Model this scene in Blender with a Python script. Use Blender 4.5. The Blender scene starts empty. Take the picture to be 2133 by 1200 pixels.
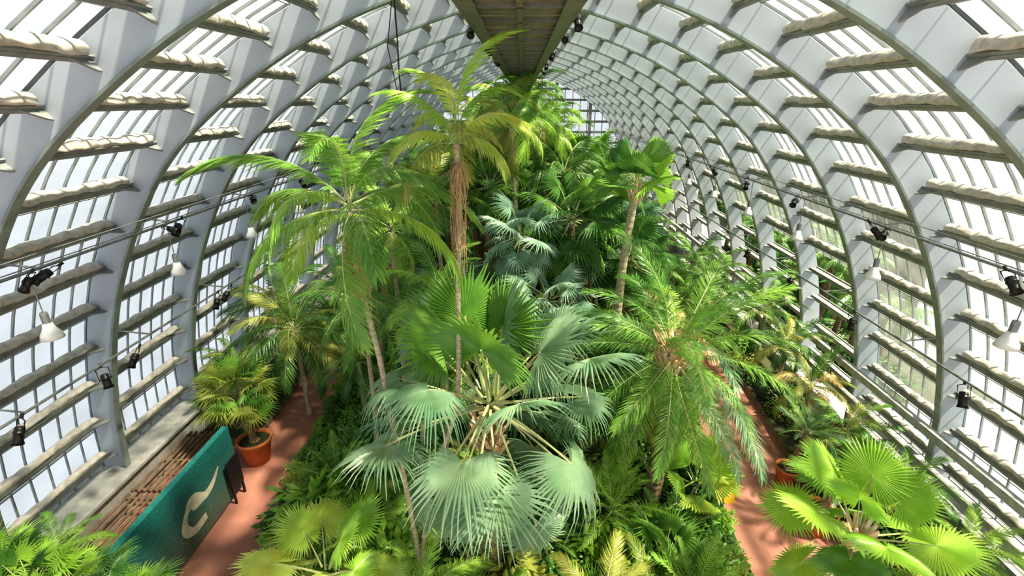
import bpy, math, random
import numpy as np
from mathutils import Matrix, Vector, Euler
random.seed(7); np.random.seed(7)
def U(a,b): return a+(b-a)*random.random()
col=bpy.context.scene.collection
def link(o): col.objects.link(o); return o

# ---------------------------------------------------------------- materials
def newmat(name):
    m=bpy.data.materials.new(name); m.use_nodes=True
    nt=m.node_tree; b=nt.nodes['Principled BSDF']; return m,nt,b
def paint(name,c,rough=.5,metal=0,noise=.12,scale=6,bump=0,c2=None,stretch=None):
    m,nt,b=newmat(name)
    tc=nt.nodes.new('ShaderNodeTexCoord'); n=nt.nodes.new('ShaderNodeTexNoise')
    n.inputs['Scale'].default_value=scale; n.inputs['Detail'].default_value=5
    if stretch:
        mp=nt.nodes.new('ShaderNodeMapping'); mp.inputs['Scale'].default_value=stretch
        nt.links.new(tc.outputs['Object'],mp.inputs['Vector']); nt.links.new(mp.outputs[0],n.inputs['Vector'])
    else: nt.links.new(tc.outputs['Object'],n.inputs['Vector'])
    mx=nt.nodes.new('ShaderNodeMix'); mx.data_type='RGBA'
    d=c2 if c2 else tuple(x*(1-noise*2.5) for x in c)
    rp=nt.nodes.new('ShaderNodeMapRange'); rp.inputs[1].default_value=.35; rp.inputs[2].default_value=.65
    nt.links.new(n.outputs['Fac'],rp.inputs[0]); nt.links.new(rp.outputs[0],mx.inputs['Factor'])
    mx.inputs['A'].default_value=(*c,1); mx.inputs['B'].default_value=(*d,1)
    nt.links.new(mx.outputs['Result'],b.inputs['Base Color'])
    b.inputs['Roughness'].default_value=rough; b.inputs['Metallic'].default_value=metal
    if bump:
        bp=nt.nodes.new('ShaderNodeBump'); bp.inputs['Strength'].default_value=bump; bp.inputs['Distance'].default_value=.03
        nt.links.new(n.outputs['Fac'],bp.inputs['Height']); nt.links.new(bp.outputs[0],b.inputs['Normal'])
    return m
def leafmat(name,c,c2,trans=.30,rough=.36):
    m,nt,b=newmat(name)
    tc=nt.nodes.new('ShaderNodeTexCoord'); n=nt.nodes.new('ShaderNodeTexNoise')
    n.inputs['Scale'].default_value=2.3; n.inputs['Detail'].default_value=3
    nt.links.new(tc.outputs['Object'],n.inputs['Vector'])
    oi=nt.nodes.new('ShaderNodeObjectInfo')
    ad=nt.nodes.new('ShaderNodeMath'); ad.operation='MULTIPLY_ADD'; ad.inputs[1].default_value=.55
    nt.links.new(oi.outputs['Random'],ad.inputs[0])
    rp=nt.nodes.new('ShaderNodeMapRange'); rp.inputs[1].default_value=.3; rp.inputs[2].default_value=.75
    rp.inputs[3].default_value=-.1; rp.inputs[4].default_value=.6
    nt.links.new(n.outputs['Fac'],rp.inputs[0]); nt.links.new(rp.outputs[0],ad.inputs[2]); ad.use_clamp=True
    mx=nt.nodes.new('ShaderNodeMix'); mx.data_type='RGBA'
    mx.inputs['A'].default_value=(*c,1); mx.inputs['B'].default_value=(*c2,1)
    nt.links.new(ad.outputs[0],mx.inputs['Factor'])
    nt.links.new(mx.outputs['Result'],b.inputs['Base Color'])
    b.inputs['Roughness'].default_value=rough
    tr=nt.nodes.new('ShaderNodeBsdfTranslucent'); 
    hs=nt.nodes.new('ShaderNodeHueSaturation'); hs.inputs['Hue'].default_value=.48; hs.inputs['Value'].default_value=1.7
    nt.links.new(mx.outputs['Result'],hs.inputs['Color']); nt.links.new(hs.outputs[0],tr.inputs['Color'])
    ms=nt.nodes.new('ShaderNodeMixShader'); ms.inputs[0].default_value=trans
    nt.links.new(b.outputs[0],ms.inputs[1]); nt.links.new(tr.outputs[0],ms.inputs[2])
    nt.links.new(ms.outputs[0],nt.nodes['Material Output'].inputs['Surface'])
    return m
M={}
M['web']=paint('rib_paint',(.47,.53,.59),.5,0,.04,1.0)
M['flange']=paint('flange_paint',(.29,.34,.32),.4,.1,.1,3)
M['purlin']=paint('purlin_paint',(.27,.29,.28),.5,0,.12,3)
M['muntin']=paint('muntin_paint',(.36,.40,.40),.5,0,.1,3)
M['cloth']=paint('shade_cloth',(.60,.57,.51),.9,0,.15,7,.35,(.42,.39,.34))
M['black']=paint('black_metal',(.02,.02,.022),.4,.3)
M['pipe']=paint('pipe_grey',(.30,.32,.32),.4,.5)
M['white']=paint('lamp_white',(.80,.82,.82),.3,0,.03)
M['floor']=paint('red_concrete',(.46,.215,.16),.85,0,.1,.8,0,(.39,.175,.13))
M['soil']=paint('soil',(.05,.045,.022),.95,0,.2,4,.6,(.03,.05,.015))
M['stone']=paint('pale_stone',(.48,.48,.45),.8,0,.12,3,.3)
M['rock']=paint('rock',(.30,.27,.20),.9,0,.2,3,.6)
M['terra']=paint('terracotta',(.66,.22,.07),.75,0,.1,4)
M['catwood']=paint('catwalk_plank',(.25,.215,.15),.6,.1,.2,3,.2,(.14,.13,.10))
M['catrail']=paint('catwalk_rail',(.20,.20,.155),.5,.2)
M['wood']=paint('brown_wood',(.26,.18,.12),.8,0,.2,4,.2)
M['trunk']=paint('trunk_grey',(.58,.51,.36),.85,0,.2,9,.5,(.32,.26,.17),(1,1,4))
M['trunk2']=paint('trunk_fibre',(.38,.27,.15),.9,0,.25,9,.8,(.16,.11,.06),(1,1,3))
M['boot']=paint('leaf_base',(.70,.42,.20),.8,0,.2,5,.3,(.82,.72,.54))
M['fruit']=paint('fruit_strand',(.60,.43,.23),.8,0,.2,5,0,(.40,.27,.14))
M['yellow']=paint('yellow_plastic',(.90,.62,.03),.4,0,.03)
M['cream']=paint('cream_paint',(.58,.58,.46),.6,0,.12,4)
M['annex']=paint('annex_wall',(.06,.09,.06),.8,0,.2,1)
M['petiole']=leafmat('petiole',(.34,.42,.18),(.56,.56,.30),.1)
M['dark']=leafmat('leaf_dark',(.055,.165,.038),(.13,.28,.06))
M['mid']=leafmat('leaf_mid',(.09,.24,.045),(.23,.41,.07))
M['bright']=leafmat('leaf_bright',(.19,.40,.05),(.40,.59,.10))
M['lime']=leafmat('leaf_lime',(.31,.47,.08),(.54,.62,.16))
M['blue']=leafmat('leaf_blue',(.115,.25,.135),(.30,.43,.265),.24,.32)
M['silver']=leafmat('leaf_silver',(.18,.33,.24),(.38,.51,.39),.2,.4)
M['olive']=leafmat('leaf_olive',(.21,.28,.06),(.46,.48,.12))
M['brown']=leafmat('leaf_dry',(.44,.32,.12),(.66,.52,.24))
M['deepgreen']=leafmat('leaf_deep',(.025,.09,.02),(.065,.17,.035))  # deep green foliage, darkest of the leaf colours
# glass
g,nt,b=newmat('whitewashed_glass')
for n in list(nt.nodes):
    if n.type=='BSDF_PRINCIPLED': nt.nodes.remove(n)
tp=nt.nodes.new('ShaderNodeBsdfTransparent'); tp.inputs[0].default_value=(.83,.87,.89,1)
tl=nt.nodes.new('ShaderNodeBsdfTranslucent'); tl.inputs[0].default_value=(.30,.32,.30,1)
tc=nt.nodes.new('ShaderNodeTexCoord'); nz=nt.nodes.new('ShaderNodeTexNoise'); nz.inputs['Scale'].default_value=.7; nz.inputs['Detail'].default_value=5
nt.links.new(tc.outputs['Object'],nz.inputs['Vector'])
mr=nt.nodes.new('ShaderNodeMapRange'); mr.inputs[1].default_value=.3; mr.inputs[2].default_value=.7; mr.inputs[3].default_value=.12; mr.inputs[4].default_value=.40
nt.links.new(nz.outputs['Fac'],mr.inputs[0])
ms=nt.nodes.new('ShaderNodeMixShader'); nt.links.new(mr.outputs[0],ms.inputs[0])
nt.links.new(tp.outputs[0],ms.inputs[1]); nt.links.new(tl.outputs[0],ms.inputs[2])
nt.links.new(ms.outputs[0],nt.nodes['Material Output'].inputs['Surface'])
M['glass']=g
# mural
m,nt,b=newmat('teal_mural')
tc=nt.nodes.new('ShaderNodeTexCoord'); sp=nt.nodes.new('ShaderNodeSeparateXYZ'); nt.links.new(tc.outputs['Object'],sp.inputs[0])
rp=nt.nodes.new('ShaderNodeValToRGB'); cr=rp.color_ramp
mr=nt.nodes.new('ShaderNodeMapRange'); mr.inputs[1].default_value=0; mr.inputs[2].default_value=2.9
nt.links.new(sp.outputs['Z'],mr.inputs[0]); nt.links.new(mr.outputs[0],rp.inputs[0])
cr.elements[0].color=(.10,.13,.09,1); cr.elements[1].color=(.006,.15,.14,1)
e=cr.elements.new(.35); e.color=(.045,.11,.09,1); e=cr.elements.new(.7); e.color=(.012,.13,.12,1)
vo=nt.nodes.new('ShaderNodeTexVoronoi'); vo.inputs['Scale'].default_value=14; nt.links.new(tc.outputs['Object'],vo.inputs['Vector'])
mx=nt.nodes.new('ShaderNodeMix'); mx.data_type='RGBA'; mx.blend_type='MULTIPLY'; mx.inputs['Factor'].default_value=.6
nt.links.new(rp.outputs[0],mx.inputs['A']); 
r2=nt.nodes.new('ShaderNodeMapRange'); r2.inputs[3].default_value=.5; r2.inputs[4].default_value=1.6; nt.links.new(vo.outputs['Distance'],r2.inputs[0])
nt.links.new(r2.outputs[0],mx.inputs['B']); nt.links.new(mx.outputs['Result'],b.inputs['Base Color']); b.inputs['Roughness'].default_value=.75
M['mural']=m

# ---------------------------------------------------------------- mesh helpers
def mk(name,V,F,mat,smooth=False,mats=None,fm=None):
    me=bpy.data.meshes.new(name)
    me.from_pydata([tuple(map(float,v)) for v in V],[],F)
    for x in (mats or [mat]): me.materials.append(M[x] if isinstance(x,str) else x)
    if fm is not None: me.polygons.foreach_set('material_index',fm)
    if smooth: me.polygons.foreach_set('use_smooth',[True]*len(me.polygons))
    me.update(); return me
def ob(name,me,label=None,cat=None,parent=None,group=None,kind=None,mw=None,loc=None):
    o=bpy.data.objects.new(name,me); link(o)
    if mw is not None: o.matrix_world=mw
    if loc is not None: o.location=loc
    if parent is not None: o.parent=parent
    if label: o['label']=label
    if cat: o['category']=cat
    if group: o['group']=group
    if kind: o['kind']=kind
    return o
class B:
    def __init__(s): s.V=[];s.F=[];s.m=[]
    def add(s,V,F,mi=0):
        n=len(s.V); s.V+= [tuple(v) for v in V]; s.F+=[tuple(i+n for i in f) for f in F]; s.m+=[mi]*len(F)
    def box(s,x0,x1,y0,y1,z0,z1,mi=0):
        s.add([(x0,y0,z0),(x1,y0,z0),(x1,y1,z0),(x0,y1,z0),(x0,y0,z1),(x1,y0,z1),(x1,y1,z1),(x0,y1,z1)],
          [(0,3,2,1),(4,5,6,7),(0,1,5,4),(1,2,6,5),(2,3,7,6),(3,0,4,7)],mi)
    def tube(s,P,rad,n=8,mi=0,cap=True):
        P=[Vector(p) for p in P]; k=len(P)
        if not hasattr(rad,'__len__'): rad=[rad]*k
        V=[];F=[]
        ref=Vector((0,0,1))
        d0=(P[-1]-P[0]).normalized()
        if abs(d0.z)>.9: ref=Vector((1,0,0))
        for i in range(k):
            d=(P[min(i+1,k-1)]-P[max(i-1,0)]).normalized()
            a=d.cross(ref).normalized(); c=d.cross(a).normalized()
            for j in range(n):
                t=2*math.pi*j/n; V.append(P[i]+(a*math.cos(t)+c*math.sin(t))*rad[i])
        for i in range(k-1):
            for j in range(n):
                F.append((i*n+j,i*n+(j+1)%n,(i+1)*n+(j+1)%n,(i+1)*n+j))
        if cap: F.append(tuple(range(n))[::-1]); F.append(tuple((k-1)*n+j for j in range(n)))
        s.add(V,F,mi)
    def lathe(s,prof,n=20,mi=0,c=(0,0,0)):
        V=[];F=[]
        for r,z in prof:
            for j in range(n):
                t=2*math.pi*j/n; V.append((c[0]+r*math.cos(t),c[1]+r*math.sin(t),c[2]+z))
        for i in range(len(prof)-1):
            for j in range(n): F.append((i*n+j,i*n+(j+1)%n,(i+1)*n+(j+1)%n,(i+1)*n+j))
        s.add(V,F,mi)
    def merge(s,VF,mat4,mi=None):
        V=np.array(VF.V); A=np.array(mat4)
        W=V@A[:3,:3].T+A[:3,3]; n=len(s.V)
        s.V+=[tuple(w) for w in W]; s.F+=[tuple(i+n for i in f) for f in VF.F]; s.m+=(VF.m if mi is None else [mi]*len(VF.F))
    def mesh(s,name,mats,smooth=False):
        if isinstance(mats,str): mats=[mats]
        return mk(name,s.V,s.F,None,smooth,mats,s.m)

# ---------------------------------------------------------------- arch profile
CP=[(13.55,0),(13.5,1.2),(13.1,4),(11.9,7.6),(9.8,11),(7.35,13.1),(4.3,14.75),(0,16.1)]
def catmull(P,k=10):
    P=[np.array(p,float) for p in P]; Q=[2*P[0]-P[1]]+P+[2*P[-1]-P[-2]]; out=[]
    for i in range(1,len(Q)-2):
        a,b_,c,d=Q[i-1],Q[i],Q[i+1],Q[i+2]
        for j in range(k):
            t=j/k; out.append(.5*((2*b_)+(-a+c)*t+(2*a-5*b_+4*c-d)*t*t+(-a+3*b_-3*c+d)*t**3))
    out.append(Q[-2]); return out
PR=catmull(CP,8)
S=[0]
for i in range(1,len(PR)): S.append(S[-1]+float(np.linalg.norm(PR[i]-PR[i-1])))
TOT=S[-1]
def frame(s):
    i=max(0,min(len(S)-2,int(np.searchsorted(S,s)-1))); t=(s-S[i])/(S[i+1]-S[i])
    p=PR[i]*(1-t)+PR[i+1]*t
    def tang(k):
        a=PR[max(0,k-1)]; c=PR[min(len(PR)-1,k+1)]; d=c-a; return d/np.linalg.norm(d)
    tg=tang(i)*(1-t)+tang(i+1)*t; tg/=np.linalg.norm(tg)
    return p,tg,np.array([tg[1],-tg[0]])
DEP=.79; PITCH=3.95; Y0=1.05; NR=16
RY=[Y0+PITCH*i for i in range(NR)]
def ribsweep(bb,n0,n1,y0,y1,mi=0,s0=0.,s1=None,N=44,side=0):
    s1=s1 or TOT
    ss=np.linspace(s0,s1,N)
    rows=[]
    for s in ss:
        p,t,n=frame(s)
        if side==0 and s>=TOT-1e-6: n=np.array([0,1.0])
        rows.append((p+n*n0,p+n*n1))
    def put(sg):
        V=[]
        for a,c in rows: V+= [(sg*a[0],y0,a[1]),(sg*a[0],y1,a[1]),(sg*c[0],y1,c[1]),(sg*c[0],y0,c[1])]
        F=[]
        for i in range(len(rows)-1):
            for j in range(4):
                f=(i*4+j,i*4+(j+1)%4,(i+1)*4+(j+1)%4,(i+1)*4+j); F.append(f if sg>0 else f[::-1])
        bb.add(V,F,mi)
    if side in(0,1): put(1)
    if side in(0,-1): put(-1)
bw=B(); ribsweep(bw,.02,DEP,-.02,.02,N=60); webme=bw.mesh('arch_rib',['web'],False)
bf=B(); ribsweep(bf,-.03,.025,-.11,.11,N=60); flme=bf.mesh('rib_flange',['flange'])
for i,y in enumerate(RY):
    o=ob('arch_rib',webme,'pale blue-grey painted steel arch rib spanning the vault','arch rib',group='steel arch ribs of the vault',loc=(0,y,0))
    ob('rib_flange',flme,'olive-green steel edge flange',parent=o)
def purlinB():
    b=B(); h=PITCH/2-.02
    ys=[-h,-h+.10,-h+.45,h-.45,h-.10,h]; d=[.55,.53,.34,.34,.53,.55]
    V=[];F=[]
    for y,dd in zip(ys,d):
        V+=[(0,y,-.02),(dd,y,-.02),(dd,y,.02),(0,y,.02)]
    for i in range(5):
        for j in range(4): F.append((i*4+j,(i+1)*4+j,(i+1)*4+(j+1)%4,i*4+(j+1)%4))
    F+=[(0,1,2,3),(23,22,21,20)]
    b.add(V,F); b.box(.29,.33,-h,h,-.095,.095); b.box(0,.04,-h,h,-.06,.06)
    return b
PB=purlinB(); purme=PB.mesh('purlin_beam',['purlin'])
def shadeB(seed):
    rs=np.random.RandomState(seed); b=B(); h=PITCH/2-.14; N=110;K=16
    ph=rs.rand(8)*6.28
    V=[];F=[]
    nsc=rs.randint(4,8)
    for i in range(N+1):
        t=i/N; y=-h+2*h*t
        tt=t+.02*math.sin(11*t+ph[6])
        sc=abs(math.sin(math.pi*nsc*tt+ph[0]*.1))
        cx=.20+.012*math.sin(9*t+ph[1]); cz=.13+.02*sc+.008*math.sin(23*t+ph[2])
        ra=.13+.012*math.sin(13*t+ph[3])+.01*math.sin(41*t+ph[4]); rb=.08+.018*sc+.008*math.sin(31*t+ph[5])
        e=1 if 0<i<N else .3
        for j in range(K):
            a=2*math.pi*j/K
            fold=1+.09*math.sin(4*a+2*t*6+ph[2])+.06*math.sin(6*a-25*t+ph[7])*math.sin(17*t)
            V.append((cx+ra*e*fold*math.cos(a),y,cz+rb*e*fold*math.sin(a)))
    for i in range(N):
        for j in range(K): F.append((i*K+j,(i+1)*K+j,(i+1)*K+(j+1)%K,i*K+(j+1)%K))
    F.append(tuple(range(K))); F.append(tuple(N*K+j for j in range(K))[::-1])
    b.add(V,F); return b
SB=[shadeB(i) for i in range(6)]; shme=[s.mesh('rolled_shade',['cloth'],True) for s in SB]
rows=list(np.arange(1.75,TOT-.5,1.36))
pst=B(); sst=B()
for bi in range(NR-1):
    yc=(RY[bi]+RY[bi+1])/2
    for k,s in enumerate(rows):
        p,t,n=frame(s); q=p+n*DEP
        for sg in(1,-1):
            x=sg*q[0]; bx=(-sg*n[0],0,-n[1]); ax=(sg*t[0],0,t[1]); yy=(0,-sg,0)
            mw=Matrix(((bx[0],yy[0],ax[0],x),(bx[1],yy[1],ax[1],yc),(bx[2],yy[2],ax[2],q[1]),(0,0,0,1)))
            v=random.randrange(6); cl=not(sg==1 and 4<=bi<=9 and s<6.3)
            if bi<9:
                ob('purlin_beam',purme,'grey steel purlin with gusset ends between two arch ribs','purlin',group='steel purlins of the vault',mw=mw)
                if cl: ob('rolled_shade',shme[v],'bunched cream canvas shade resting on a purlin','rolled shade',group='canvas shades along the glazing',mw=mw)
            else:
                pst.merge(PB,mw)
                if cl: sst.merge(SB[v],mw)
ob('purlin_beam',pst.mesh('purlins',['purlin']),'many grey steel purlins receding down the vault','purlin',kind='stuff')
ob('rolled_shade',sst.mesh('shades',['cloth'],True),'many bunched cream shades receding down the vault','rolled shade',kind='stuff')
# glazing
def glaz(side,s0):
    b=B(); h=PITCH/2
    N=36
    V=[];F=[]
    for i,s in enumerate(np.linspace(s0,TOT,N)):
        p,t,n=frame(s); q=p+n*(DEP+.10); 
        x=max(0,q[0])*side; V+=[(x,-h,q[1]),(x,h,q[1])]
    for i in range(N-1): F.append((2*i,2*i+1,2*i+3,2*i+2))
    b.add(V,F); m=B()
    for j in range(0,8):
        y=-h+PITCH*j/7; w=.02
        ribsweep(m,DEP+.03,DEP+.085,y-w,y+w,0,s0,TOT,30,side)
    for s in np.arange(rows[0]-.5,TOT-.3,1.36):
        if s<s0: continue
        p,t,n=frame(s)
        q1=p+n*(DEP+.04); q2=p+n*(DEP+.085); tt=t*.016
        pts=[q1-tt,q2-tt,q2+tt,q1+tt]
        V=[(side*q[0],-h,q[1]) for q in pts]+[(side*q[0],h,q[1]) for q in pts]
        m.add(V,[(0,1,5,4),(1,2,6,5),(2,3,7,6),(3,0,4,7)])
    return b.mesh('glazing',['glass']), m.mesh('glazing_bars',['muntin'])
GL={(sd,1.0):glaz(sd,1.0) for sd in(1,-1)}
GL[(1,6.5)]=glaz(1,6.5)
wn=1
for bi in range(NR-1):
    yc=(RY[bi]+RY[bi+1])/2
    for sd in(1,-1):
        key=(sd,1.0)
        if sd==1 and 4<=bi<=9: key=(1,6.5)
        gm,mm=GL[key]
        o=ob('window_%d'%wn,gm,'whitewashed curved glass roof panes between two ribs','window',kind='structure',loc=(0,yc,0)); wn+=1
        ob('glazing_bar',mm,parent=o)
# far end wall
YE=RY[-1]+.3
b=B(); pts=[]
for s in np.linspace(0,TOT,30):
    p,t,n=frame(s); q=p+n*DEP; pts.append((max(q[0],0),YE,q[1]))
poly=pts+[(-x,y,z) for x,y,z in pts[::-1][1:]]
b.add(poly,[tuple(range(len(poly)))]); o=ob('window_%d'%wn,b.mesh('end_glazing',['glass']),'tall glazed end wall of the vault','window',kind='structure')
b=B()
def xat(z):
    for x,y,zz in pts:
        if zz>=z: return x
    return 0
def zat(x):
    for xx,y,zz in pts[::-1]:
        if xx>=abs(x): return zz
    return 0
for x in np.arange(-13,13.1,.9): b.box(x-.04,x+.04,YE-.1,YE-.02,0,zat(x)+.2)
for x in np.arange(-12,12.1,4): b.box(x-.18,x+.18,YE-.3,YE-.1,0,zat(x)+.2)
for z in np.arange(1,16.5,1.2):
    w=xat(z); b.box(-w,w,YE-.25,YE-.04,z-.13,z+.13)
ob('glazing_bar',b.mesh('end_bars',['purlin']),parent=o)

# ---------------------------------------------------------------- floor, beds, walls
b=B(); b.box(-14.4,14.4,-3,YE+1,-.2,0); ob('floor',b.mesh('floor',['floor']),'red-brown concrete walkway floor','floor',kind='structure')
def bed(poly,h,label):
    b=B(); n=len(poly)
    V=[(x,y,0) for x,y in poly]+[(x,y,h) for x,y in poly]
    F=[(i,(i+1)%n,(i+1)%n+n,i+n) for i in range(n)]
    b.add(V,F,1); b.add([(x,y,h) for x,y in poly],[tuple(range(n))],0)
    return ob('planting_bed',b.mesh('planting_bed',['soil','rock']),label,'planting bed')
cb=[(-7.7,3),(6.6,3),(6.7,9),(6.8,13),(7.6,17),(8.5,21),(8.9,30),(8.6,58),(-8.5,58),(-8.5,16),(-8.0,12),(-7.7,9)]
bed(cb,.3,'large central soil planting bed edged with rock')
bed([(-13.05,15.6),(-10.7,15.6),(-10.9,24),(-11,58),(-13.05,58)],.3,'side soil bed beneath the glass wall')
bed([(9.9,3),(13.1,3),(13.2,16),(13.1,58),(11.3,58),(11,22),(10.7,18),(10.2,14)],.3,'soil bed between walkway and glass wall')
bed([(14.6,19),(21.7,19),(21.7,44),(14.6,44)],.15,'planted strip beyond the open side of the vault')
b=B(); b.box(-14.6,-13.25,0,YE,0,1.15); b.box(-14.6,-13.1,0,YE,1.15,1.25); ob('wall_left',b.mesh('wall_left',['stone']),'low pale stone base wall','wall',kind='structure')
b=B(); b.box(13.3,14.5,0,16.6,0,1.15); b.box(13.2,14.5,0,16.6,1.15,1.25); b.box(13.3,14.5,41,YE,0,1.2); b.box(13.3,14.3,16.6,41,0,.5); ob('wall_right',b.mesh('wall_right',['stone']),'low pale stone base wall','wall',kind='structure')
b=B(); b.box(21.8,22.1,25,60,0,7.0); ob('wall_annex',b.mesh('wall_annex',['annex']),'dark side wall beyond the open bays','wall',kind='structure')
for x,z,h in((12.75,3.35,.13),(12.95,2.1,.10)):
    b=B(); b.box(x-.1,x+.1,5,44,z-h,z+h)
    ob('side_rail',b.mesh('side_rail',['stone']),'long pale horizontal rail fixed across the ribs','rail',group='pale rails fixed across the ribs')
for yy in (6.5,10.5,13.7):
    b=B()
    for k in range(8): b.tube([(-12.9+.2*k,yy-1.55,.85),(-12.9+.2*k,yy+1.55,.85)],.05,8)
    for q in(-1.4,0,1.4): b.box(-13.0,-11.4,yy+q-.04,yy+q+.04,.74,.84); b.box(-11.5,-11.4,yy+q-.04,yy+q+.04,0,.8)
    ob('heating_pipe_rack',b.mesh('heating_pipe_rack',['wood']),'rusty brown heating pipes beside the stone ledge','heating pipes',group='heating pipe racks')

# ---------------------------------------------------------------- catwalk
ZC=14.3; b=B(); CW=.88; CX=-.05
b2=B()
for i in range(62):
    y=2+.75*i
    if y>46.5: break
    b.box(CX-CW+.1,CX+CW-.1,y,y+.70,ZC+.06,ZC+.10)
for sg in(-1,1):
    b2.box(CX+sg*CW-.06,CX+sg*CW+.06,2,47,ZC-.02,ZC+.28); b2.box(CX+sg*(CW-.12)-.1,CX+sg*(CW-.12)+.1,2,47,ZC-.03,ZC)
    for y in np.arange(2,47,2.6):
        b2.box(CX+sg*CW-.03,CX+sg*CW+.03,y-.03,y+.03,ZC+.2,ZC+1.25)
    b2.box(CX+sg*CW-.03,CX+sg*CW+.03,2,47,ZC+1.2,ZC+1.25); b2.box(CX+sg*CW-.02,CX+sg*CW+.02,2,47,ZC+.7,ZC+.74)
for y in np.arange(2.35,47,1.5): b2.box(CX-CW,CX+CW,y-.04,y+.04,ZC-.0,ZC+.06)
b2.box(CX-.05,CX+.05,2,47,ZC,ZC+.06)
o=ob('maintenance_catwalk',b.mesh('catwalk_deck',['catwood']),'brown planked maintenance catwalk hung under the roof ridge','catwalk')
ob('catwalk_frame',b2.mesh('catwalk_frame',['catrail']),'olive metal side channels and rails',parent=o)

# ---------------------------------------------------------------- lights & pipes
for sg in(-1,1):
    for x,z in((9.7,9.85),(11.3,6.35)):
        b=B(); b.tube([(sg*x,1,z),(sg*x,58,z)],.035,8)
        for y in RY[:15]:
            b.tube([(sg*x,y,z),(sg*(x+1.0),y,z+.1)],.025,6)
        if x<10:
            b.tube([(sg*(x+.12),1,z+.25),(sg*(x+.12),58,z+.25)],.012,6)
            b.tube([(sg*(x-.1),1,z+.1),(sg*(x-.1),58,z+.1)],.012,6)
        ob('lighting_pipe',b.mesh('lighting_pipe',['pipe']),'long grey pipe with bracket arms carrying theatre lights','pipe',group='lighting pipes')
bb=B(); bb.lathe([(0,-.02),(.10,-.0),(.115,.05),(.115,.12),(.135,.13),(.135,.16),(.115,.17),(.115,.36),(.15,.47),(.10,.40),(0,.38)],16)
bb2=B(); bb2.tube([(-.15,0,.2),(-.16,0,-.18),(0,0,-.24),(.16,0,-.18),(.15,0,.2)],.018,6)
bb2.tube([(0,0,-.22),(0,0,-.36)],.04,8)
canme=bb.mesh('spotlight_can',['black'],True); yokeme=bb2.mesh('spotlight_yoke',['black'])
def spot(x,y,z,rx,rz,sc=1.2):
    mw=Matrix.Translation((x,y,z))@Euler((rx,0,rz)).to_matrix().to_4x4()@Matrix.Scale(sc,4)
    o=ob('spotlight',canme,'black theatre spotlight clamped to a pipe or beam','spotlight',group='black theatre spotlights',mw=mw)
    ob('mounting_yoke',yokeme,parent=o)
for y in RY[2:10]:
    for sg in(-1,1):
        spot(sg*9.6,y+.1,9.75,U(1.8,2.6),U(-1,1),.75)
        if y<14: spot(sg*9.6,y-.35,9.75,U(1.8,2.8),U(-1.5,1.5),.65)
for x,y,z in((-11.25,8.7,6.15),(-11.25,11.0,6.1),(-11.2,12.1,6.1),(-11.25,16.2,6.15),(-11.25,16.9,6.15),(-11.25,21.5,6.15),(11.25,10.6,6.1),(11.25,15.0,6.1),(11.25,19,6.1),(11.25,23,6.1)):
    spot(x,y,z,U(2.4,3.1),U(-1,1),.85)
for y in(7.0,9.6,12.2,16,21,26): spot(CX+CW+.12,y,ZC+.05,U(1.9,2.6),U(-1,1),.55)
for y in(11,15,20): spot(CX-CW-.12,y,ZC+.05,U(1.9,2.6),U(-1,1),.55)
bb=B(); bb.lathe([(.05,.26),(.08,.24),(.11,.13),(.18,.0),(.205,-.10),(.19,-.10),(.165,.0),(.09,.12),(0,.17)],20)
bc=B(); bc.lathe([(0,.48),(.06,.48),(.07,.44),(.07,.24),(0,.24)],14); bc.tube([(0,0,.4),(0,0,1.35)],.012,6)
shm=bb.mesh('lamp_shade',['white'],True); cpm=bc.mesh('lamp_cap',['pipe'])
for y in RY[2:12]:
    for sg in(-1,1):
        o=ob('pendant_lamp',shm,'white bell-shaped glass pendant lamp hanging from a pipe','pendant lamp',group='white pendant lamps',loc=(sg*9.7,y-.25,8.5))
        ob('lamp_cap',cpm,parent=o)
b=B(); b.tube([(-3.0,12.8,15.3),(-3.0,12.8,14.4),(-3.02,12.8,13.6),(-3.0,12.8,12.9)],.02,6); b.tube([(-3.05,12.8,15.2),(-3.25,12.8,14.2),(-3.1,12.8,13.2),(-3.0,12.8,12.95)],.012,6)
ob('hanging_cable',b.mesh('hanging_cable',['black']),'black cable hanging from a roof rib','cable')

# ---------------------------------------------------------------- mural and sign
b=B(); b.box(-10.15,-9.95,7.6,13.3,.12,2.65); o=ob('painted_partition',b.mesh('painted_partition',['mural']),'teal painted freestanding display wall beside the walkway','display wall')
b=B()
def ribbon(pts,w,x):
    V=[];F=[]
    for i,(y,z) in enumerate(pts):
        a=pts[max(0,i-1)];c=pts[min(len(pts)-1,i+1)];d=np.array([c[0]-a[0],c[1]-a[1]]);d/=np.linalg.norm(d)
        ww=w[i]; V+=[(x,y-d[1]*ww,z+d[0]*ww),(x,y+d[1]*ww,z-d[0]*ww)]
    for i in range(len(pts)-1): F.append((2*i,2*i+1,2*i+3,2*i+2))
    b.add(V,F)
rp=[tuple(p) for p in catmull([(12.4,1.75),(12.0,1.45),(11.6,1.35),(11.2,1.5),(10.9,1.6),(10.6,1.35),(10.5,1.0),(10.8,.7),(11.4,.7)],6)]
ribbon(rp,[.03+.06*abs(math.sin(i*.23))+.17*math.exp(-((i-19)/8)**2)+.10*math.exp(-((i-40)/7)**2) for i in range(len(rp))],-9.945)
ob('painted_motif',b.mesh('painted_motif',['cream']),'cream winding river shape',parent=o)
b=B(); b.box(-9.8,-9.74,12.5,13.15,.5,1.7); b.box(-9.8,-9.74,12.52,12.58,0,.5); b.box(-9.8,-9.74,13.05,13.12,0,.5); o=ob('display_board',b.mesh('display_board',['black']),'black standing display board on legs by the walkway','display board')
b=B()
V=[(7.1,12.9,0),(7.5,12.9,0),(7.45,13.05,.65),(7.15,13.05,.65),(7.1,13.2,0),(7.5,13.2,0)]
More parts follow.
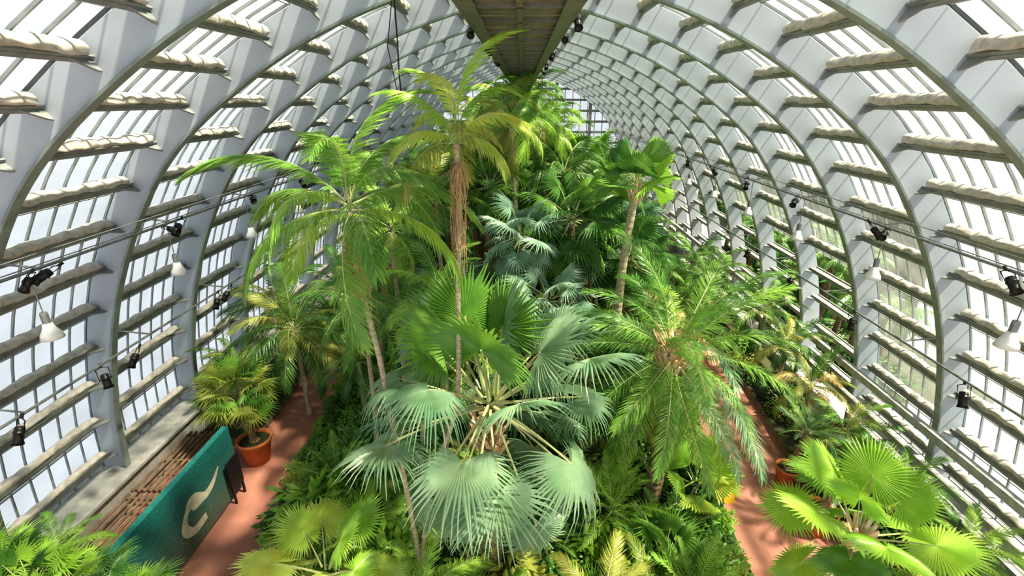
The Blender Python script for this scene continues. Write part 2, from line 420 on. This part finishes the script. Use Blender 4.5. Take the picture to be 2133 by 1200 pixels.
b.add(V,[(0,1,2,3),(5,4,3,2)]); ob('yellow_floor_sign',b.mesh('yellow_floor_sign',['yellow']),'small yellow folding floor sign beside the walkway','floor sign',loc=(-.05,0,0))

# ---------------------------------------------------------------- leaf generators
def fan(Rr,n,pet,spread=300,split=.55,sag=.15,tip=.5,fold=.8,cup=.25,seed=0,delta=.4,segdroop=.25):
    rs=np.random.RandomState(seed); b=B()
    P=[(t*pet,0,-sag*pet*t*t) for t in np.linspace(0,1,6)]
    b.tube(P,[.04*Rr,.028*Rr,.024*Rr,.02*Rr,.018*Rr,.016*Rr],5,1)
    H=np.array(P[-1]); e1=np.array([math.cos(delta),0,-math.sin(delta)]); e2=np.array([0,1,0.]); e3=np.array([math.sin(delta),0,math.cos(delta)])
    sp=math.radians(spread); dth=sp/n
    rows=[0.02,.3,split,.5*(split+1)+.03,1.0]
    for j in range(n):
        th=-sp/2+sp*(j+.5)/n; r=Rr*(.78+.22*math.cos(th/2))*rs.uniform(.90,1.05)
        dr=e1*math.cos(th)+e2*math.sin(th); tn=-e1*math.sin(th)+e2*math.cos(th)
        td=tip*rs.uniform(.4,1.7); yaw=rs.uniform(-.16,.16)
        V=[]
        for rho in rows:
            if rho<=split: hw=math.tan(dth/2)*rho*r*1.03
            else: hw=math.tan(dth/2)*split*r*max(.06,(1-rho)/(1-split))**.8*.85
            c=H+dr*rho*r*(1-.12*td*max(0,rho-split)) - e3*r*(cup*abs(math.sin(th))*rho*rho*.6+segdroop*rho*rho*.5+ td*max(0,rho-split)**2*1.3)+tn*yaw*r*max(0,rho-split)
            V+=[c-tn*hw-e3*fold*hw, c+e3*fold*hw*.6, c+tn*hw-e3*fold*hw]
        F=[]
        for i in range(len(rows)-1):
            k=i*3; F+=[(k,k+1,k+4,k+3),(k+1,k+2,k+5,k+4)]
        b.add(V,F,0)
    return b
def pin(L,n,LL,w=.035,C=1.1,pet=.15,al0=70,al1=28,vee=.25,ldroop=.4,seed=0,rr=.022,clump=0):
    rs=np.random.RandomState(seed); b=B(); N=24
    P=[np.zeros(3)]
    for i in range(N):
        t=(i+.5)/N; a=-C*t**1.3; P.append(P[-1]+np.array([math.cos(a),.08*math.sin(3*t+seed),math.sin(a)])*L/N)
    Q=P[::3]
    b.tube(Q,list(np.linspace(rr,rr*.25,len(Q))),5,1)
    for j in range(n):
        t=pet+(1-pet)*j/(n-1)*.995; f=t*N; i=min(N-1,int(f)); p=P[i]+(P[i+1]-P[i])*(f-i)
        T=P[i+1]-P[i]; T/=np.linalg.norm(T); Nn=np.array([-T[2],0,T[0]])
        q=(t-pet)/(1-pet); l0=LL*(math.sin(math.pi*(.14+.80*q))**.7)
        al=math.radians(al0+(al1-al0)*q)
        for sd in(-1,1):
            l=l0*rs.uniform(.85,1.08); a=al+rs.uniform(-.12,.12); ve=vee+rs.uniform(-.15,.15)+clump*rs.uniform(-.6,.6)
            d=T*math.cos(a)+math.sin(a)*(np.array([0,sd,0])*math.cos(ve)+Nn*math.sin(ve))
            wd=T-d*np.dot(T,d); wd/=np.linalg.norm(wd)+1e-9; wd=wd*.8+Nn*rs.uniform(.1,.6)
            dd=ldroop*rs.uniform(.6,1.4); V=[]
            for s_,ws in((0,.35),(.3,1),(.65,.8),(1,.05)):
                c=p+d*l*s_-np.array([0,0,1])*l*dd*s_*s_*.8-d*l*dd*.25*s_*s_
                V+=[c-wd*w*ws*.5,c+wd*w*ws*.5]
            b.add(V,[(0,1,3,2),(2,3,5,4),(4,5,7,6)],0)
    return b
def shrubB(n,r,h,ls,lw,seed):
    rs=np.random.RandomState(seed); b=B()
    for i in range(n):
        a=rs.uniform(0,6.283); u=rs.uniform(-.1,1); k=math.sqrt(max(0,1-u*u))*rs.uniform(.55,1.05)
        lump=1+.25*math.sin(3*a+seed)+.15*math.sin(5*u*3+a*2)
        p=np.array([r*k*math.cos(a)*lump,r*k*math.sin(a)*lump,max(.02,h*(.15+.85*u)*lump*rs.uniform(.8,1.05))])
        d=np.array([math.cos(a)+rs.uniform(-.7,.7),math.sin(a)+rs.uniform(-.7,.7),rs.uniform(-.3,.9)]); d/=np.linalg.norm(d)
        s=np.cross(d,[0,0,1.]); s/=np.linalg.norm(s)+1e-9; up=np.cross(s,d)
        l=ls*rs.uniform(.7,1.3); w=lw*rs.uniform(.8,1.2)
        V=[p,p+d*l*.45+s*w-up*.1*l,p+d*l*.5+up*.05*l,p+d*l*.45-s*w-up*.1*l,p+d*l-up*.25*l]
        b.add(V,[(0,1,2),(0,2,3),(1,4,2),(2,4,3)],0)
    for k in range(5):
        a=rs.uniform(0,6.28); b.tube([(0,0,0),(r*.5*math.cos(a),r*.5*math.sin(a),h*.75)],.02,4,1,False)
    return b
LB={}
LB['fanbig']=[fan([1.12,1.28,1.18,1.25][i],48,2.35,seed=i,tip=[.5,.8,1.0,.6][i],split=.5,delta=[.1,.35,.6,.3][i],sag=.10,segdroop=[.1,.3,.4,.15][i],cup=.35,spread=[300,280,270,310][i]) for i in range(4)]
LB['fanup']=[fan(1.4,46,1.8,seed=i+9,tip=.25,split=.6,delta=.1,sag=.04,segdroop=.1,cup=.3,spread=290) for i in range(2)]
LB['fanmid']=[fan(1.0,34,1.1,seed=i+20,tip=.6,split=.5,delta=.3) for i in range(4)]
LB['fanflat']=[fan(.88,50,1.25,seed=i+30,tip=.2,split=.66,delta=.35,cup=.15,spread=335,segdroop=.15,sag=.08) for i in range(3)]
LB['fansm']=[fan(.62,26,.7,seed=i+40,tip=.3,split=.45,delta=.2) for i in range(3)]
LB['prit']=[fan(1.15,26,.7,seed=i+50,tip=.1,split=.85,delta=.05,spread=150,fold=.8,cup=.5,sag=.1,segdroop=.2) for i in range(3)]
LB['coco']=[pin(2.8,64,.58,.045,C=[1.6,2.0,1.3,1.8][i],pet=.1,seed=i,ldroop=.7,vee=.05) for i in range(4)]
LB['phoenix']=[pin(3.9,110,.62,.030,C=[1.2,.9,1.5,1.1][i],pet=.12,seed=i+5,ldroop=.5,vee=.3,clump=.6) for i in range(4)]
LB['pinmid']=[pin(2.6,54,.60,.040,C=1.35,pet=.12,seed=i+15,ldroop=.7) for i in range(4)]
LB['cycad']=[pin(1.3,40,.24,.022,C=.7,pet=.12,seed=i+25,ldroop=.1,rr=.014,vee=.3) for i in range(3)]
LB['drop']=[pin(3.0,54,.7,.043,C=1.9,pet=.1,seed=i+35,ldroop=.9,vee=-.2) for i in range(3)]
cache={}
def leafme(kind,i,mat):
    k=(kind,i,mat)
    if k not in cache: cache[k]=LB[kind][i].mesh(kind+'_leaf',[mat,'petiole'])
    return cache[k]
def crown_mats(n,e_hi,e_lo,sc=(.9,1.1),r0=.12,pw=1.0,h=.35,jit=.2,az0=0,ej=9):
    out=[]
    for i in range(n):
        q=(i+.5)/n; e=math.radians(e_hi+(e_lo-e_hi)*q**pw+U(-ej,ej)); az=az0+i*2.39996+U(-jit,jit)
        out.append((Matrix.Rotation(az,4,'Z')@Matrix.Translation((r0,0,h*(1-q)))@Matrix.Rotation(-e,4,'Y')@Matrix.Rotation(U(-.45,.45),4,'X')@Matrix.Scale(U(*sc),4)))
    return out
def trunkB(P,r0,r1,ring=.06,k=8):
    C=catmull(P,k); pts=[]
    for i in range(len(C)-1):
        m=max(2,int(np.linalg.norm(C[i+1]-C[i])/.09)); 
        for j in range(m): pts.append(C[i]+(C[i+1]-C[i])*j/m)
    pts.append(C[-1]); n=len(pts)
    rad=[(r0+(r1-r0)*i/n)*(1+(ring if i%2 else -ring*.3))*(1+.5*max(0,1-i/n*12)) for i in range(n)]
    b=B(); b.tube(pts,rad,12); return b
def strands(n,L,r,seed):
    rs=np.random.RandomState(seed); b=B()
    for i in range(n):
        a=rs.uniform(0,6.28); q=rs.uniform(.1,1); l=L*rs.uniform(.25,1.1)
        P=[]
        for t in np.linspace(0,1,7):
            rr=r*(.25+q*math.sin(min(1,t*1.4)*1.5))*(1-.35*t); P.append((rr*math.cos(a+.5*math.sin(t*7+i)),rr*math.sin(a+.5*math.sin(t*7+i)),.15*math.sin(t*3)-l*t*t**.3))
        b.tube(P,[.007]*7,3,0,False)
        for t in range(3,7):
            p=P[t]; 
            for _ in range(2):
                c=np.array(p)+rs.uniform(-.05,.05,3); s=.014; 
                b.add([c+[s,0,0],c+[-s,0,0],c+[0,s,0],c+[0,-s,0],c+[0,0,s],c+[0,0,-s]],[(0,2,4),(2,1,4),(1,3,4),(3,0,4),(2,0,5),(1,2,5),(3,1,5),(0,3,5)])
    return b
def boots(n,r,h,l,seed,w=.07):
    rs=np.random.RandomState(seed); b=B()
    for i in range(n):
        a=i*2.4; z=h*i/n; c=np.array([math.cos(a)*r,math.sin(a)*r,z]); o=np.array([math.cos(a),math.sin(a),0]); s=np.array([-math.sin(a),math.cos(a),0])
        ll=l*rs.uniform(.6,1.1); up=np.array([0,0,1.])
        p2=c+o*ll*.6+up*ll*.8
        V=[c-s*w-up*.08,c+s*w-up*.08,c+up*.05, p2-s*w*.45,p2+s*w*.45,p2+up*.04-o*.03]
        b.add(V,[(0,1,4,3),(1,2,5,4),(2,0,3,5),(3,4,5)])
    return b
def palm(name,label,P,r0,r1,sets,tm='trunk',extra=None):
    base=P[0]; e=bpy.data.objects.new(name,None); link(e); e.location=base; e.empty_display_size=.3
    e['label']=label; e['category']='palm tree'
    Pl=[tuple(np.array(p)-np.array(base)) for p in P]
    ob('trunk',trunkB(Pl,r0,r1).mesh('trunk',[tm],False),parent=e)
    tp_=Vector(Pl[-1])
    for kind,mat,ms_ in sets:
        for m_ in ms_:
            v=random.randrange(len(LB[kind])); 
            mt=mat if isinstance(mat,str) else random.choice(mat)
            o=ob('frond',leafme(kind,v,mt),parent=e); o.matrix_local=Matrix.Translation(tp_)@m_
    for nm,me,off in (extra or []):
        o=ob(nm,me,parent=e); o.location=tp_+Vector(off)
    return e
# 1 centre blue-green fan palm
ms_=crown_mats(38,84,-50,(.85,1.1),.18,.95,.5,ej=13)
palm('fan_palm','large blue-green fan palm with broad drooping fan leaves',[(-.72,9.6,.2),(-.75,9.55,3),(-.72,9.5,6.1)],.27,.24,
 [('fanbig','blue',ms_[7:]),('fanup',['mid','blue','mid'],ms_[:7])],'trunk2',extra=[('leaf_base',boots(46,.2,1.1,.5,3).mesh('leaf_base',['boot']),(0,0,-1.2))])
# 2 tall slim palms
palm('slender_feather_palm','tall slender palm with arching feather fronds and thin bowed trunk',[(-2.3,8.5,.2),(-2.57,8.5,4.5),(-2.73,8.5,6.3),(-2.86,8.5,8.1),(-3.09,8.5,9.9),(-3.1,8.5,11.1)],.065,.05,
 [('coco',['mid','bright','mid'],crown_mats(16,88,-15,(.8,1.1),.05,1,.3))],extra=[('fruit_cluster',strands(70,1.7,.24,1).mesh('fruit_cluster',['fruit']),(0,0,-.35))])
palm('slender_feather_palm','tall slender palm with yellowing fronds and long hanging fruit strands',[(-2.6,8.5,.2),(-2.1,8.5,4.44),(-1.36,8.5,6.95),(-1.2,8.5,9.67),(-1.12,8.5,11.2),(-1.12,8.5,12.3)],.055,.045,
 [('coco',['lime','bright','mid'],crown_mats(8,88,25,(.5,.65),.05,1,.5)),('drop',['lime','olive','lime'],crown_mats(9,55,0,(.42,.58),.05,1,.1))],
 extra=[('fruit_cluster',strands(42,2.1,.2,2).mesh('fruit_cluster',['fruit']),(0,0,-.3))])
# 3 date palm
palm('date_palm','date palm with long fine feather fronds and orange cut leaf bases',[(4.2,12,.2),(4.3,12,3),(4.3,12,6.0)],.28,.26,
 [('phoenix',['mid','mid','mid','bright','blue'],crown_mats(46,80,-55,(.8,1.02),.15,.9,.5)),('phoenix',['olive','bright'],crown_mats(10,-50,-78,(.75,.95),.15,.9,.3))],'trunk2',extra=[('leaf_base',boots(60,.28,.9,.55,5,.10).mesh('leaf_base',['boot']),(0,0,-.15))])
# 4 pritchardia
palm('fan_palm','fan palm with upright pleated leaves on a bare tan trunk',[(3.45,16,.2),(3.5,16,4.8),(3.55,16,7.5),(3.76,16,10.3)],.19,.13,
 [('prit',['mid','dark','bright'],crown_mats(15,85,-5,(.65,.9),.08,1,.3))],extra=[('leaf_base',boots(20,.12,.5,.3,6).mesh('leaf_base',['boot']),(0,0,-.5))])
# 5 silver and green mid fan palms
for x,y,z,mt,sc in((0,17,8.2,'silver',.8),(1.0,15.5,6.3,'silver',.75),(-1.3,20,9.5,'mid',.9),(1.9,18,8.6,['mid','dark'],1.05),(3.0,24,9.6,'mid',1.1),(.6,20,7.2,'mid',1.0),(2.6,20,7.2,['blue','mid'],1.1),(-2.7,17,5.4,'blue',1.0)):
    lb={'silver':'silvery blue fan palm'}.get(mt if isinstance(mt,str) else '','green fan palm')+' rising from the central bed'
    palm('fan_palm',lb,[(x+.2,y,.2),(x+.1,y,z*.5),(x,y,z)],.17,.14,[('fanmid',mt,crown_mats(22,80,-45,(sc*.9,sc*1.15),.12,.9,.35))],'trunk2')
for x,y,z,mt,k in((-4.2,15,9.0,['mid','bright'],'pinmid'),(-4.9,13.5,7.0,['mid','dark'],'pinmid'),(-3.4,14,6.6,['dark','mid'],'pinmid'),(-3.2,18,9.4,['mid','dark'],'pinmid'),(-5.6,17,6.6,['mid','bright'],'pinmid'),(-2.4,13,7.6,['mid','bright'],'pinmid')):
    palm('feather_palm','slim feather palm with arching green fronds',[(x-.2,y,.2),(x,y,z*.5),(x,y,z)],.09,.07,[(k,mt,crown_mats(14,80,-35,(.65,.9),.06,1,.3))],extra=[('fruit_cluster',strands(40,.7,.22,4).mesh('fruit_cluster',['fruit']),(0,0,-.2))])
# tall yellow-green feather palms behind
for x,y,z,mt in((-.4,19.5,12.0,['bright','olive','mid']),(.9,22,11.7,['mid','bright']),(-.9,24,12.7,['mid','olive']),(.4,28,13.2,['mid','dark']),(1.6,24,10.9,['mid','olive'])):
    palm('feather_palm','tall feather palm with drooping yellow-green fronds near the catwalk',[(x-.2,y,.2),(x+.2,y,z*.5),(x,y,z)],.13,.1,[('drop',mt,crown_mats(16,80,-20,(.6,.85),.06,1,.3))],extra=[('fruit_cluster',strands(50,1.2,.3,4).mesh('fruit_cluster',['fruit']),(0,0,-.2))])
# 6 left bush palms
for x,y,z,s,n in((-9.2,17.4,4.2,1.2,28),(-6.4,16.5,3.3,.8,18),(-10.9,19.6,4.3,1.1,22),(-8.6,21.5,4.2,1.1,24),(-8.0,18.6,3.4,.9,20),(-11.6,17,2.6,.8,20)):
    palm('clumping_palm','clumping feather palm with dark olive fronds beside the walkway',[(x,y,.2),(x,y,z*.5),(x,y,z)],.1,.09,[('pinmid',['dark','mid','olive'],crown_mats(n,82,-35,(.7*s,1.0*s),.1,1,.3))])
palm('fan_palm','bright fan palm with round flat leaves and orange leaf bases',[(7.0,7.6,.2),(7.0,7.55,2.4),(7.0,7.5,4.4)],.18,.15,
 [('fanflat',['bright','mid','lime','bright'],crown_mats(19,82,-40,(.75,.95),.14,1,.4,az0=1.2))],'trunk2',extra=[('leaf_base',boots(34,.16,.5,.3,8,.07).mesh('leaf_base',['boot']),(0,0,-.1))])
palm('fan_palm','lime fan palm with round leaves lit by the sun',[(-4.1,7.4,.2),(-4.1,7.3,2),(-4.1,7.2,3.5)],.11,.1,[('fanflat',['lime','bright','lime'],crown_mats(11,78,-15,(.72,.88),.1,1,.3))],'trunk2')
palm('feather_palm','low feather palm in front of the teal display wall',[(-11.4,8.4,0),(-11.3,8.4,1.2),(-11.3,8.4,2.6)],.1,.1,[('pinmid',['mid','bright'],crown_mats(18,75,-25,(.38,.46),.1,1,.2))])
for x,y,z in((-8.8,7.3,2.0),(-9.7,7.2,2.8),(-10.7,7.2,2.9),(-11.8,7.6,2.7)):
    palm('fan_palm','low dark fan palm beside the walkway',[(x,y,0),(x,y,1.2),(x,y,z)],.1,.1,[('fansm',['mid','dark','bright'],crown_mats(22,80,-25,(.75,1.0),.1,1,.2))])
palm('broad_leaf_palm','low palm with broad bright undivided leaves by the walkway',[(5.7,12.3,.2),(5.7,12.3,.6),(5.7,12.3,1.3)],.08,.08,[('prit',['bright','bright','lime'],crown_mats(10,75,10,(.75,.92),.05,1,.1))])
def pot(x,y,r,h,mat,label):
    b=B(); b.lathe([(0,.0),(r*.68,0),(r*.95,h*.85),(r,h*.85),(r*1.03,h),(r*.93,h),(r*.9,h*.88),(0,h*.88)],28)
    o=ob('plant_pot',b.mesh('plant_pot',[mat],True),label,'plant pot',loc=(x,y,0)); 
    b=B(); b.lathe([(r*.88,h*.89),(0,h*.9)],20); ob('potting_soil',b.mesh('potting_soil',['soil']),parent=o)
pot(-10.1,14.7,.6,1.05,'terra','large terracotta pot beside the teal display wall')
palm('potted_fan_palm','olive fan palm growing in a large terracotta pot',[(-10.1,14.7,.92),(-10.2,14.7,1.7),(-10.35,14.7,2.9)],.14,.12,[('fansm',['olive','mid','lime'],crown_mats(40,85,-25,(.95,1.2),.1,1,.3))],'trunk2')
pot(9.6,11.9,.55,.85,'terra','terracotta pot on the walkway edge'); pot(9.65,13.9,.42,.75,'terra','small terracotta pot on the walkway edge')
palm('potted_cycad','grey-green cycad with stiff feather leaves in a pot',[(9.6,11.9,.75),(9.75,11.9,1.2),(9.9,11.9,2.1)],.13,.12,[('cycad',['blue','dark'],crown_mats(22,80,5,(.8,1.05),.05,1,.1))],'trunk2')
palm('potted_cycad','grey-green cycad with stiff feather leaves in a pot',[(9.65,13.9,.65),(9.8,13.9,1.2),(10.0,13.9,2.2)],.12,.1,[('cycad',['blue','mid'],crown_mats(22,80,5,(.8,1.05),.05,1,.1))],'trunk2')
for x,y,z,mt,s in((11.3,16.2,2.6,['olive','brown','mid'],.75),(11.5,14.2,2.0,['olive','mid'],.7),(11.4,18.5,3.2,['olive','dark'],.8),(11.8,11.8,1.8,['mid','dark'],.65),(11.5,20.8,3.8,['mid','dark'],.9),(9.8,24.0,4.2,['mid','dark'],1),(7.8,22.5,3.6,['mid','dark'],.85),(5.4,18,3.8,['mid','bright'],.7),(11.7,9.4,1.8,['bright','mid'],.6),(6.3,23,5,['mid','dark'],.9),(10.2,27,4.2,['mid','dark'],1),(11.1,12.9,1.6,['mid','dark'],.6)):
    palm('feather_palm','leafy feather palm growing beside the walkway',[(x,y,.2),(x,y,z*.5),(x,y,z)],.09,.08,[('pinmid',mt,crown_mats(20,80,-30,(.8*s,1.0*s),.08,1,.2))])

# ---- far palms with merged crowns
def mergecrown(kind,mat,n,hi,lo,sc):
    b=B()
    for m_ in crown_mats(n,hi,lo,sc,.1,1,.35): b.merge(random.choice(LB[kind]),m_)
    return b.mesh('crown_foliage',[mat,'petiole'])
CR=[mergecrown('pinmid','dark',17,80,-40,(.85,1.1)),mergecrown('pinmid','mid',17,80,-40,(.85,1.1)),mergecrown('fanmid','dark',22,80,-45,(1,1.2)),
    mergecrown('fanmid','mid',22,80,-45,(1,1.2)),mergecrown('drop','mid',16,75,-10,(.85,1.0)),mergecrown('drop','dark',16,75,-10,(.85,1.0)),mergecrown('fanmid','blue',22,80,-45,(1,1.2)),mergecrown('phoenix','dark',26,80,-45,(.65,.8)),mergecrown('drop','olive',14,75,-10,(.8,1.0))]
TT={}
LIMX=[-.6,-.4,-.3,-.2,-.1,-.07,-.05,.03,.045,.055,.2,.3,.6]; LIMZ=[-.6,-.33,-.18,-.09,-.02,.0,.03,.03,.0,-.07,-.11,-.26,-.6]
def farpalm(x,y,z,ci,s=1.,lim=True):
    if lim: 
        a=min(np.interp((x+d)/y,LIMX,LIMZ) for d in(-.9,0,1.0)); z=min(z,13+a*y-1.2*s)
    if z<1.5: return
    e=bpy.data.objects.new('palm_tree',None); link(e); e.location=(x,y,.2); e['label']='tall green palm in the crowded central planting'; e['category']='palm tree'; e['group']='palms in the central planting'
    hk=round(z,0)
    if hk not in TT: TT[hk]=trunkB([(0,0,0),(U(-.25,.25),0,hk*.5),(0,0,hk)],.17,.12,k=4).mesh('trunk',['trunk2'])
    o=ob('trunk',TT[hk],parent=e); o.scale=(1,1,(z-.2)/hk)
    o=ob('crown_foliage',CR[ci],parent=e); o.location=(0,0,z-.2); o.rotation_euler=(0,0,U(0,6)); o.scale=(s,s,s)
for x,y,z,ci in((0,25,11.4,5),(-1.5,26,11.8,8),(0,32,13.2,1),(-1.0,34,12.8,4),(.3,38,13.4,5),(-4.6,24,11.0,5),(-3.2,22,10.8,0),(2.4,28,11.2,4),(4.6,27,10.4,2),(5.2,23,8.8,6),(-5.8,27,10.2,2),(5.5,31,10.8,5),(-3.8,20,10.2,8),(-2.3,22,11.4,4),(3.6,22,9.8,5),(1.8,21,10.2,5),
    (-6.2,22,7.8,0),(-5.4,19.5,6.8,5),(4.6,19.5,6.6,2),(5.8,26,7.9,1),(1.0,22,8.8,5),(-1.8,23,9.2,2),(0.9,26,10.5,5),(.2,18,5.2,2),(-1.9,14.6,4.6,1),(2.3,14.5,3.8,2),(-6.8,25,7.2,5),(3.6,30,11.2,2),(1.6,38,13,5),(-2.5,30,12.4,1),(-1,38,12.8,0),(6.6,29,8.4,2),(-4.4,31,12,5)):
    farpalm(x,y,z,ci,U(.85,1.05))
for i in range(40):
    x=U(-8,7.5); y=U(30,56); z=U(7,12.5)-abs(x)*.35; farpalm(x,y,z,random.randrange(9),U(.9,1.2))
for i in range(12):
    x=U(-6.5,6.5); y=U(19,32); z=U(2.8,5.2); farpalm(x,y,z,random.randrange(8),U(.8,1.0),False)
for i in range(18):
    x=U(16.5,18.8); y=21+i*1.25; farpalm(x,y,U(3,5.5),random.choice([0,2,5]),U(.7,.9),False)

# ---- shrubs
SH={}
for i,(mt) in enumerate(['dark','mid','bright','olive','deepgreen','lime']):
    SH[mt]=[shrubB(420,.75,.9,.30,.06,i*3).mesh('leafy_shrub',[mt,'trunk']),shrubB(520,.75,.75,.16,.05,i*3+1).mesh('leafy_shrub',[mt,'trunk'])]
NM={'dark':'dark green','mid':'green','bright':'bright green','olive':'olive','deepgreen':'deep green','lime':'yellow-green'}
def shrub(x,y,s,mt,z=.3):
    o=ob('leafy_shrub',random.choice(SH[mt]),NM[mt]+' leafy shrub growing in the planting bed','shrub',group='leafy shrubs in the planting beds',loc=(x,y,z-.05))
    o.scale=(s,s,s*U(.8,1.3)); o.rotation_euler=(0,0,U(0,6.28))
def edgeL(y): return -np.interp(y,[3,9,12,16,60],[7.7,7.7,8.0,8.5,8.5])
def edgeR(y): return np.interp(y,[3,9,13,17,21,30,60],[6.6,6.7,6.8,7.6,8.5,8.9,8.6])
for i in range(190):
    y=U(6,30) if i<165 else U(30,50); s=U(.8,1.6); shrub(U(edgeL(y)+.9*s,edgeR(y)-.95*s),y,s,random.choice(['dark','mid','mid','dark','bright','deepgreen','olive','deepgreen']))
for i in range(34):
    y=6.5+i*.7; shrub(edgeL(y)+U(.45,.8),y,U(.6,.85),random.choice(['mid','bright','dark','lime','mid','dark']))
    y+=.2; shrub(edgeR(y)-U(.45,.8),y,U(.5,.7),random.choice(['olive','bright','dark','mid']))
for i in range(30): y=U(5,40); shrub(U(11.2,12.3),y,U(.7,1.0),random.choice(['dark','mid','olive','deepgreen','mid']))
for i in range(24): shrub(U(-12.1,-11.5),U(16.3,40),U(.75,.9),random.choice(['dark','mid','deepgreen','mid']))
for i in range(28): shrub(U(15.9,17.4),20+i*.82,U(1.1,1.6),random.choice(['deepgreen','dark']),.15)
ros=[('fansm','mid'),('cycad','bright'),('cycad','mid'),('fansm','lime'),('pinmid','bright'),('pinmid','olive')]
RC=[]
for kd,mt in ros:
    b=B()
    for m_ in crown_mats(16,80,5,(.45,.6) if kd=='pinmid' else (.8,1.1),.05,1,.1): b.merge(random.choice(LB[kd]),m_)
    RC.append(b.mesh('rosette_plant',[mt,'petiole']))
def rosette(x,y,z,k,s):
    o=ob('rosette_plant',RC[k],'low rosette of spreading palm-like leaves in the bed','low palm',group='low rosette plants in the bed',loc=(x,y,z)); o.rotation_euler=(0,0,U(0,6)); o.scale=(s,s,s)
for i in range(52):
    y=U(6,22); rosette(U(edgeL(y)+1.5,edgeR(y)-1.7),y,U(.3,.9),random.randrange(6),U(.8,1.15))
for x,y,z,k in((-2.3,7.6,2.2,4),(-1.0,7.4,1.2,4),(1.9,7.6,1.9,5),(3.3,8.2,1.2,5),(4.4,8.5,1.2,1),(-5.6,9.4,1.2,3),(4.0,9.8,1,0),(-6.0,12.3,1.2,2),(2.8,11,1.6,1),(4.6,10.6,.8,2)):
    rosette(x,y,z,k,1.3)
# ground cover stuff
V=[];F=[]
rs=np.random.RandomState(3)
for i in range(20000):
    y=rs.uniform(5,28); x=rs.uniform(edgeL(y)+.1,edgeR(y)-.15); z=.3+rs.uniform(0,.35); a=rs.uniform(0,6.28); l=rs.uniform(.1,.22); d=np.array([math.cos(a)*l,math.sin(a)*l,rs.uniform(-.03,.12)]); s=np.array([-math.sin(a),math.cos(a),0])*l*.3
    p=np.array([x,y,z]); k=len(V); V+=[p,p+d*.5+s,p+d,p+d*.5-s]; F.append((k,k+1,k+2,k+3))
ob('ground_cover',mk('ground_cover',V,F,'mid'),'dense low green ground cover leaves','ground cover',kind='stuff')

# ---------------------------------------------------------------- light
w=bpy.data.worlds.new('World'); bpy.context.scene.world=w; w.use_nodes=True
bg=w.node_tree.nodes['Background']; bg.inputs[0].default_value=(.93,.96,1.0,1); bg.inputs[1].default_value=1.03
sun=bpy.data.lights.new('sun','SUN'); sun.energy=16.0; sun.angle=.06; sun.color=(1,.88,.66)
so=bpy.data.objects.new('sun',sun); link(so)
so.rotation_euler=Vector((-.55,.14,-1.0)).to_track_quat('-Z','Y').to_euler()
cam=bpy.data.cameras.new('camera'); co=bpy.data.objects.new('camera',cam); link(co)
cam.sensor_width=36; cam.lens=1000/2133*36; cam.clip_end=300
co.location=(0,0,13); co.rotation_euler=(math.radians(90-21.4),0,math.radians(1.15))
bpy.context.scene.camera=co
vs=bpy.context.scene.view_settings
vs.view_transform='Standard'
try: vs.look='Medium High Contrast'
except Exception as ex: print('look',ex)
